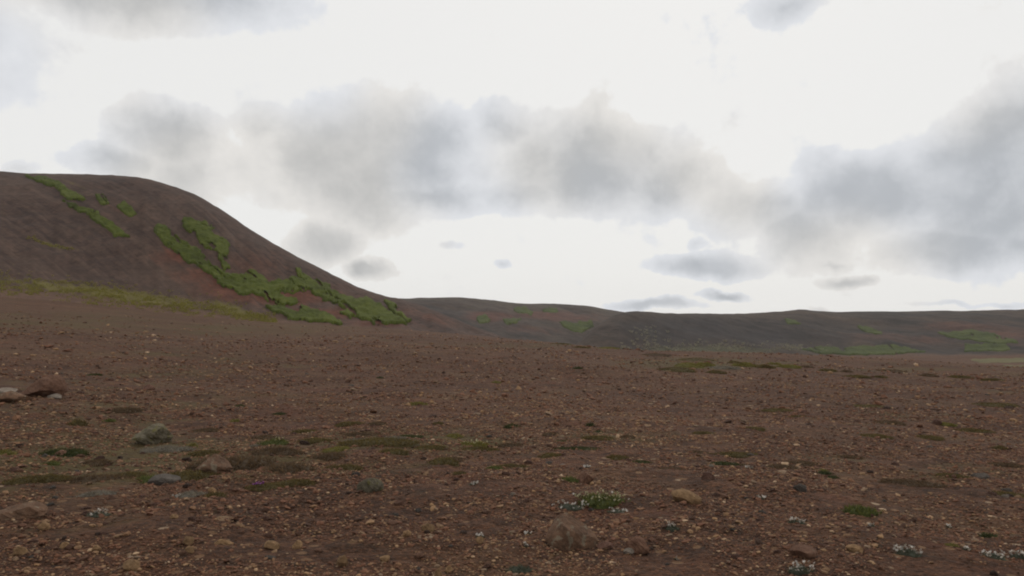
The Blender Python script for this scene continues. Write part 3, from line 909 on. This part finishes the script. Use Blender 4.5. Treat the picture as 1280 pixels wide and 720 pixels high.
def plant_mesh(name, w, d, h, nblade, blade, mat, seed, up=.6, dome=True):
    """a cushion of short leaves: leaf triangles spread over and through a low uneven mound"""
    r = np.random.default_rng(seed)
    V, Fc, T = [], [], []
    if dome:
        na, nr = 30, 9
        aa = np.linspace(0, 2 * math.pi, na, endpoint=False)
        out = 1 + .55 * fbm(np.cos(aa) * 1.4 + seed, np.sin(aa) * 1.4, seed, 3)
        for i in range(nr):
            k = (i + .0) / (nr - 1)
            zz = h * .62 * (1 - k ** 2.2) * (1 + .7 * fbm(np.cos(aa) * k * 3 + seed, np.sin(aa) * k * 3, seed + 2, 3)) - (.03 if i == nr - 1 else 0)
            V.append(np.stack([np.cos(aa) * out * k * w / 2, np.sin(aa) * out * k * d / 2, zz], -1))
        V = [np.concatenate(V)]
        T = [np.full(len(V[0]), .25) + .3 * r.uniform(0, 1, len(V[0]))]
        f = []
        for i in range(nr - 1):
            for j in range(na):
                a, b = i * na + j, i * na + (j + 1) % na
                f += [(a, a + na, b + na), (a, b + na, b)]
        Fc = [np.array(f)]
        base = len(V[0])
    else:
        base = 0
    a = r.uniform(0, 2 * math.pi, nblade); k = np.sqrt(r.uniform(0, 1, nblade))
    o = 1 + .55 * fbm(np.cos(a) * 1.4 + seed, np.sin(a) * 1.4, seed, 3)
    clump = fbm(np.cos(a) * k * 3 + seed, np.sin(a) * k * 3, seed + 2, 3)
    bx, by = np.cos(a) * o * k * w / 2, np.sin(a) * o * k * d / 2
    bz = (h * .6 * (1 - k ** 2.2) * (1 + .7 * clump) if dome else np.zeros(nblade)) - .1 * blade
    L = blade * r.uniform(.5, 1.25, nblade) * (1 if dome else (1 - .45 * k) * h / blade)
    la = r.uniform(0, 2 * math.pi, nblade); lean = r.uniform(.1, 1., nblade) * (1 - up) * 1.8 + k * .25
    tipx, tipy = bx + np.cos(la) * L * lean + np.cos(a) * k * L * .4, by + np.sin(la) * L * lean + np.sin(a) * k * L * .4
    tipz = bz + L * np.sqrt(np.clip(1 - lean ** 2 * .5, .15, 1))
    wd = blade * .16 * r.uniform(.7, 1.4, nblade) * (1 if dome else .8); wa = r.uniform(0, 2 * math.pi, nblade)
    p0 = np.stack([bx - np.cos(wa) * wd, by - np.sin(wa) * wd, bz], -1)
    p1 = np.stack([bx + np.cos(wa) * wd, by + np.sin(wa) * wd, bz], -1)
    p2 = np.stack([tipx, tipy, tipz], -1)
    V.append(np.stack([p0, p1, p2], 1).reshape(-1, 3))
    Fc.append(np.arange(nblade * 3).reshape(-1, 3) + base)
    tn = np.clip(.5 + .9 * clump + r.normal(0, .2, nblade), 0, 1)
    T.append(np.repeat(tn, 3))
    return make_mesh(name, np.concatenate(V), np.concatenate(Fc), mat, {'tone': np.concatenate(T)}, smooth=False)


def flower_mesh(name, w, d, h0, h1, n, size, mat, seed, stems=None):
    """small bell flowers: eight-sided puffs with petals spread over a clump"""
    r = np.random.default_rng(seed)
    a = r.uniform(0, 2 * math.pi, n); k = np.sqrt(r.uniform(0, 1, n))
    c = np.stack([np.cos(a) * k * w / 2, np.sin(a) * k * d / 2, r.uniform(h0, h1, n)], -1)
    na = 5
    aa = np.linspace(0, 2 * math.pi, na, endpoint=False)
    unit = np.concatenate([[(0, 0, .15)], np.stack([np.cos(aa), np.sin(aa), np.full(na, .35)], -1), [(0, 0, -.9)],
                           np.stack([np.cos(aa + .6) * .55, np.sin(aa + .6) * .55, np.full(na, .1)], -1)])
    f = []
    for j in range(na):
        j2 = (j + 1) % na
        f += [(0, 1 + j, 7 + j), (0, 7 + j, 1 + j2), (6, 7 + j, 1 + j), (6, 1 + j2, 7 + j)]
    f = np.array(f)
    s = size * r.uniform(.65, 1.3, n)
    tilt = r.uniform(-.8, .8, (n, 2))
    P = unit[None] * s[:, None, None]
    P[:, :, 2] += P[:, :, 0] * tilt[:, :1] + P[:, :, 1] * tilt[:, 1:]
    P = P + c[:, None]
    Fc = f[None] + (np.arange(n) * 12)[:, None, None]
    return make_mesh(name, P.reshape(-1, 3), Fc.reshape(-1, 3), mat, {'tone': np.repeat(r.uniform(0, 1, n), 12)}, smooth=False)


PS = [0]


def plant(name, px, py, wpx, hpx, mat, label, cat, group=None, depth=.7, up=.6, dens=1.0, flowers=None, dome=True, tilt=0.0):
    """px, py = front edge on the ground; flowers = list of (material, count, petal size px, where)"""
    PS[0] += 1; seed = 1000 + 7 * PS[0]
    X, Y, Z, r = on_ground(px, py)
    m = math.hypot(r, EYE) / F
    w = wpx * m
    sl = EYE / math.hypot(r, EYE)                # how much of the depth is seen as height
    h = min(max(hpx * m * .55, .015), .30)
    d = max(min(w * depth, max(hpx * m - h * .8, .3 * w * sl) / max(sl, .05)), .35 * w)
    a = math.atan2(X, Y)
    X += math.sin(a) * d * .35; Y += math.cos(a) * d * .35
    Z = float(ground_h(X, Y))
    blade = float(np.clip(h * .55, .012, .06)) if dome else max(h * .6, .02)
    n = int(np.clip(w * d / (blade * .22) ** 2 * .25 * dens, 120, 1700))
    fol = plant_mesh(name if not flowers else 'foliage', w, d, h, n, blade, MT[mat], seed, up, dome)
    if not flowers:
        o = add_obj(name, fol, loc=(X, Y, Z - .005), rotz=-a + tilt, label=label, category=cat, group=group)
        return o
    root = add_obj(name, None, loc=(X, Y, Z - .005), rotz=-a + tilt, label=label, category=cat, group=group)
    add_obj('foliage', fol, parent=root)
    for (fm, cnt, spx, lo, hi, sw) in flowers:
        add_obj('flowers', flower_mesh('flowers', w * sw, d * sw, h * lo, h * hi, cnt, spx * m * .5, MT[fm], seed + 3), parent=root, kind='stuff')
    return root


FC = 'white flowering clumps on the gravel'
plant('flowering_cushion', 750, 630, 64, 18, 'lf_green', 'largest green cushion plant dotted with cream flowers behind the lichen boulder', 'plant', depth=.8,
      flowers=[('fl_cream', 90, 2.6, .6, 1.1, .98), ('fl_white', 10, 2.8, .5, 1.1, 1.1)])
plant('campion', 712, 632, 42, 10, 'lf_grey', 'loose scatter of white campion flowers left of the large flowering cushion', 'flower', dens=.15, flowers=[('fl_white', 26, 3.6, .3, 1.3, 1.1)])
plant('campion', 772, 637, 26, 7, 'lf_grey', 'few white campion flowers at the front foot of the large flowering cushion', 'flower', dens=.15, flowers=[('fl_white', 12, 3.6, .3, 1.3, 1.)])
plant('campion', 838, 664, 22, 10, 'lf_grey', 'grey-green campion sprig with few white flowers right of the boulder', 'flower', dens=.5, flowers=[('fl_white', 9, 4.0, .6, 1.4, .8)])
plant('campion', 705, 683, 24, 7, 'lf_grey', 'white campion flowers at the base of the lichen boulder', 'flower', dens=.15, flowers=[('fl_white', 9, 3.6, .4, 1.3, 1.)])
plant('campion', 657, 684, 10, 7, 'lf_grey', 'tiny white campion left of the lichen boulder', 'flower', dens=.3, flowers=[('fl_white', 5, 3.6, .4, 1.3, 1.)])
for (px, py, w, h, n) in [(1134, 692, 28, 12, 30), (1004, 719, 28, 16, 34), (1242, 696, 26, 10, 24), (1275, 696, 20, 10, 20), (996, 654, 20, 9, 16), (952, 616, 10, 6, 8), (122, 643, 26, 9, 16), (218, 618, 16, 6, 9),
                          (600, 672, 12, 6, 8), (592, 607, 12, 5, 8), (936, 582, 8, 5, 5), (735, 580, 10, 5, 7), (1185, 651, 8, 5, 5), (845, 696, 6, 5, 4), (660, 668, 8, 5, 5), (1208, 688, 10, 5, 6), (1090, 655, 10, 6, 6)]:
    plant('campion', px, py, w, h, 'lf_grey', 'clump of tiny white campion flowers on bare gravel', 'flower', FC, dens=.35, flowers=[('fl_white', n, 3.4, .4, 1.4, 1.)])
plant('thyme', 323, 606, 14, 7, 'lf_olive', 'small plant with purple flowers in the olive belt', 'flower', flowers=[('fl_purple', 16, 2.6, .6, 1.2, .9)])
plant('leafy_plant', 650, 712, 34, 16, 'lf_grey', 'grey-green leafy plant left of and below the lichen boulder', 'plant', up=.5)
GT = 'green tufts on the gravel'
plant('grass_tuft', 712, 600, 24, 12, 'lf_green', 'bright green tuft next to the reddish stone behind the flowering cushion', 'tuft', up=.75)
plant('grass_tuft', 1075, 639, 40, 17, 'lf_green', 'slanting green grass tuft alone on the brown gravel', 'tuft', up=.7, tilt=-.25)
plant('grass_tuft', 1237, 666, 20, 10, 'lf_dark', 'dark green tuft in front of two white campion clumps', 'tuft', up=.7)
plant('grass_tuft', 97, 516, 22, 13, 'lf_olive', 'upright olive-green tuft in front of the large red-brown boulder', 'tuft', up=.8)
plant('grass_tuft', 640, 523, 23, 10, 'lf_dark', 'dark green rounded tuft on open gravel, the larger of two', 'tuft', up=.7)
plant('grass_tuft', 738, 523, 13, 9, 'lf_dark', 'dark green rounded tuft on open gravel, the smaller of two', 'tuft', up=.7)
for (px, py, w, h, m) in [(137, 512, 13, 8, 'lf_green'), (522, 492, 24, 8, 'lf_yellow'), (548, 517, 14, 7, 'lf_olive'), (748, 530, 12, 6, 'lf_dark'), (63, 574, 20, 9, 'lf_green'), (618, 581, 24, 9, 'lf_green'),
                          (1190, 684, 14, 6, 'lf_yellow'), (1028, 580, 14, 5, 'lf_yellow'), (1180, 520, 22, 5, 'lf_yellow'), (1000, 510, 26, 6, 'lf_olive'), (120, 460, 18, 5, 'lf_dark'), (620, 470, 12, 5, 'lf_yellow'),
                          (722, 463, 14, 5, 'lf_dark'), (300, 495, 14, 6, 'lf_dark'), (295, 512, 14, 7, 'lf_yellow'), (350, 503, 16, 6, 'lf_dark'), (240, 545, 14, 10, 'lf_yellow'), (475, 466, 10, 4, 'lf_dark'), (1250, 552, 16, 6, 'lf_olive'), (1030, 586, 18, 7, 'lf_dark')]:
    plant('grass_tuft', px, py, w, h, m, 'low green tuft standing by itself on the gravel', 'tuft', GT, up=.65)
plant('cushion_plant', 345, 547, 36, 12, 'lf_green', 'bright green cushion at the back of the olive plant belt', 'plant', flowers=[('fl_cream', 10, 2.4, .8, 1.15, .8)])
plant('cushion_plant', 592, 545, 46, 10, 'lf_yellow', 'yellow-green cushion with pale flowers at the back of the plant belt', 'plant', flowers=[('fl_cream', 22, 2.4, .8, 1.2, .9)])
plant('cushion_plant', 190, 596, 44, 13, 'lf_green', 'fresh green moss cushion touching the flat grey lichen rock', 'moss')
plant('cushion_plant', 2, 560, 26, 15, 'lf_yellow', 'pale yellow-green moss mound at the far left of the belt', 'moss')
plant('cushion_plant', 205, 552, 56, 10, 'lf_lichen', 'pale lichen-grey mat right behind the brown humped rock', 'lichen')
plant('heath_mat', 78, 558, 60, 14, 'lf_dark', 'dark heath mat behind a dark red stone', 'heath')
plant('heath_mat', 155, 505, 44, 8, 'lf_brown', 'thin dark heath mat right of the upright olive tuft', 'heath')
HM = 'heath mats in the plant belt'
for (px, py, w, h, m) in [(290, 579, 95, 20, 'lf_brown'), (345, 562, 62, 13, 'lf_brown'), (362, 590, 54, 20, 'lf_brown'), (45, 600, 70, 12, 'lf_olive'), (115, 598, 80, 14, 'lf_brown'), (160, 592, 40, 10, 'lf_olive'),
                          (232, 592, 58, 16, 'lf_olive'), (368, 606, 66, 12, 'lf_olive'), (270, 619, 28, 13, 'lf_olive'), (330, 610, 50, 9, 'lf_olive'), (415, 569, 46, 14, 'lf_brown'), (424, 557, 40, 8, 'lf_yellow'), (425, 584, 56, 11, 'lf_olive'),
                          (470, 551, 96, 12, 'lf_olive'), (540, 553, 50, 9, 'lf_olive'), (597, 553, 60, 9, 'lf_olive'), (437, 517, 34, 7, 'lf_olive'), (472, 518, 22, 6, 'lf_brown'), (567, 532, 24, 9, 'lf_yellow'), (565, 565, 34, 8, 'lf_brown'),
                          (557, 579, 36, 12, 'lf_olive'), (640, 578, 44, 8, 'lf_olive'), (490, 564, 40, 9, 'lf_olive'), (575, 591, 20, 9, 'lf_olive'), (705, 541, 30, 6, 'lf_dark'), (748, 541, 40, 7, 'lf_olive'), (725, 554, 70, 7, 'lf_dark'),
                          (785, 541, 26, 6, 'lf_brown'), (690, 562, 36, 8, 'lf_olive'), (770, 565, 30, 7, 'lf_olive'), (640, 545, 40, 7, 'lf_brown'), (690, 532, 26, 5, 'lf_brown'), (330, 533, 34, 7, 'lf_brown'), (395, 540, 40, 8, 'lf_olive'),
                          (800, 572, 30, 7, 'lf_dark'), (510, 538, 34, 6, 'lf_dark'), (450, 534, 50, 7, 'lf_brown'), (380, 523, 30, 6, 'lf_olive'), (258, 522, 30, 6, 'lf_brown'), (255, 556, 40, 8, 'lf_olive'), (120, 573, 40, 9, 'lf_brown')]:
    plant('heath_mat', px, py, w, h, m, '%s %s heath mat in the plant belt crossing the gravel' % ('broad' if w >= 50 else 'small' if w < 34 else 'middling', {'lf_olive': 'olive', 'lf_brown': 'brownish', 'lf_yellow': 'yellow-green', 'lf_dark': 'dark green'}[m]), 'heath', HM, depth=.9, up=.5)
for (px, py, w, h) in [(452, 541, 44, 6), (492, 541, 34, 5), (120, 617, 44, 9), (240, 617, 38, 9), (500, 547, 30, 5), (325, 548, 26, 5)]:
    plant('lichen_mat', px, py, w, h, 'lf_lichen', 'flat grey lichen patch between the heath mats of the belt', 'lichen', 'lichen patches in the belt', depth=.9)
HR = 'sparse dark mats on the open gravel'
for (px, py, w, h, m) in [(925, 561, 64, 7, 'lf_olive'), (905, 577, 40, 6, 'lf_dark'), (1003, 574, 40, 8, 'lf_brown'), (978, 582, 36, 8, 'lf_brown'), (1040, 590, 16, 6, 'lf_dark'), (1135, 601, 66, 9, 'lf_brown'), (1125, 596, 30, 6, 'lf_dark'),
                          (1188, 590, 36, 6, 'lf_olive'), (1095, 538, 36, 6, 'lf_olive'), (1112, 520, 36, 7, 'lf_brown'), (1160, 538, 30, 5, 'lf_olive'), (1215, 525, 40, 6, 'lf_olive'), (880, 535, 30, 5, 'lf_olive'), (940, 532, 30, 5, 'lf_olive'),
                          (1255, 610, 40, 8, 'lf_olive'), (1060, 565, 36, 5, 'lf_brown'), (1260, 570, 40, 6, 'lf_brown'), (870, 560, 30, 6, 'lf_brown'), (840, 585, 30, 5, 'lf_brown'), (975, 503, 36, 5, 'lf_olive'), (1090, 500, 50, 5, 'lf_olive'), (1240, 498, 50, 5, 'lf_olive')]:
    plant('heath_mat', px, py, w, h, m, '%s %s heath mat on the open gravel past the tan slab' % ('long' if w >= 38 else 'short', {'lf_olive': 'olive', 'lf_brown': 'brownish', 'lf_dark': 'dark green'}[m]), 'heath', HR, depth=.9, up=.5)
MHG = 'mossy hummocks along the far edge of the plain'
plant('moss_hummock', 842, 464, 52, 12, 'lf_olive', 'tallest dark mossy hummock on the far edge of the plain', 'moss', depth=.9)
for (px, py, w, h, m) in [(862, 461, 40, 11, 'lf_yellow'), (880, 460, 28, 10, 'lf_yellow'), (905, 462, 36, 7, 'lf_lichen'), (930, 460, 30, 10, 'lf_yellow'), (955, 461, 26, 8, 'lf_olive'), (985, 460, 28, 8, 'lf_yellow'), (760, 441, 30, 5, 'lf_yellow'), (726, 440, 24, 4, 'lf_olive'),
                          (870, 451, 50, 6, 'lf_olive'), (1008, 460, 18, 5, 'lf_brown'), (1034, 463, 22, 6, 'lf_olive'), (1058, 464, 14, 5, 'lf_brown'), (895, 465, 22, 8, 'lf_olive'), (918, 454, 20, 7, 'lf_olive'), (968, 456, 20, 7, 'lf_yellow'), (820, 447, 40, 6, 'lf_brown'), (1070, 468, 30, 5, 'lf_olive'), (700, 436, 30, 4, 'lf_olive'), (640, 431, 40, 4, 'lf_olive'), (1110, 464, 40, 5, 'lf_brown'), (1200, 472, 24, 6, 'lf_olive'), (1160, 470, 20, 6, 'lf_brown'), (1240, 476, 22, 6, 'lf_olive'), (1100, 469, 16, 5, 'lf_olive')]:
    plant('moss_hummock', px, py, w, h, m, {'lf_olive': 'olive', 'lf_brown': 'brownish', 'lf_yellow': 'yellow-green', 'lf_lichen': 'lichen-grey'}[m] + ' low mossy hummock along the far edge of the plain', 'moss', MHG, depth=.9)


def scatter_grass(name, pts, surf, hfun, mat, size, seed, **props):
    """many pale tussocks too small and far to tell apart"""
    r = np.random.default_rng(seed)
    px = np.array([p[0] for p in pts]); py = np.array([p[1] for p in pts])
    X, Y = surf(px, py); Z = hfun(X, Y)
    V, n = [], 10
    for k in range(len(px)):
        s = size * r.uniform(.5, 1.5)
        a = r.uniform(0, 6.28, n); b = r.uniform(0, 6.28, n); q = r.uniform(0, s * .8, n)
        bx, by = X[k] + np.cos(a) * q, Y[k] + np.sin(a) * q
        L = s * r.uniform(.5, 1.2, n); wd = s * .16
        V.append(np.stack([np.stack([bx - np.cos(b) * wd, by - np.sin(b) * wd, np.full(n, Z[k] - .1 * s)], -1), np.stack([bx + np.cos(b) * wd, by + np.sin(b) * wd, np.full(n, Z[k] - .1 * s)], -1),
                           np.stack([bx + np.cos(a) * L * .5, by + np.sin(a) * L * .5, Z[k] + L], -1)], 1))
    V = np.concatenate(V).reshape(-1, 3)
    me = make_mesh(name, V, np.arange(len(V)).reshape(-1, 3), mat, {'tone': np.repeat(r.uniform(0, 1, len(V) // 3), 3)}, smooth=False)
    add_obj(name, me, kind='stuff', **props)


r = np.random.default_rng(77)
pts = []
while len(pts) < 330:
    px = r.uniform(770, 1040); py = 424 + 16 * r.beta(3, 1.6) + r.normal(0, 2)
    dn = .25 + fbm(np.array([px / 14 + py / 9]), np.array([py / 5.]), 90, 3)[0] + .35 * math.exp(-((px - 930) / 70) ** 2)
    if r.uniform() < dn: pts.append((px, py))
for _ in range(40): pts.append((r.normal(808, 12), r.uniform(405, 432)))
scatter_grass('grass_tussocks', pts, plateau.at, plateau.h, MT['lf_dry'], .75, 78, label='pale dry tussocks sprinkled over the dark foot of the plateau spur', category='grass')

pts = []
while len(pts) < 2600:
    px = r.uniform(0, 345); k = r.normal(0, 1)
    py = np.interp(px, [0, 70, 150, 220, 260, 345], [357, 361, 372, 383, 385, 399]) + k * np.interp(px, [0, 100, 260, 345], [8, 8, 8, 3])
    dn = .40 + 1.2 * fbm(np.array([px / 22 + py / 30]), np.array([py / 4.]), 95, 4)[0]
    if r.uniform() < dn: pts.append((px, py))
for _ in range(120):
    q = r.uniform(0, 1); pts.append((35 + 60 * q + r.normal(0, 3), 300 + 12 * q + r.normal(0, 1.2)))
scatter_grass('grass_band', pts, hill.at, hill.h, MT['lf_hill'], .30, 79, label='yellowish green grass band along the foot of the dark hill', category='grass')


def build_haze():
    x0, x1, y0, y1, z0, z1 = -2300, 2300, -2300, 2300, -17.0, 96.0
    V = [(x, y, z) for z in (z0, z1) for y in (y0, y1) for x in (x0, x1)]
    Fc = [(0, 2, 3, 1), (4, 5, 7, 6), (0, 1, 5, 4), (1, 3, 7, 5), (3, 2, 6, 7), (2, 0, 4, 6)]
    m = bpy.data.materials.new('haze'); m.use_nodes = True
    nt = m.node_tree; nt.nodes.clear()
    out = nt.nodes.new('ShaderNodeOutputMaterial'); v = nt.nodes.new('ShaderNodeVolumePrincipled')
    v.inputs['Color'].default_value = (.90, .94, 1.0, 1); v.inputs['Density'].default_value = HAZE
    v.inputs['Anisotropy'].default_value = .2
    nt.links.new(v.outputs[0], out.inputs['Volume'])
    add_obj('haze', make_mesh('haze', V, Fc, m, smooth=False), kind='stuff')


HAZE = 0.00006
build_haze()
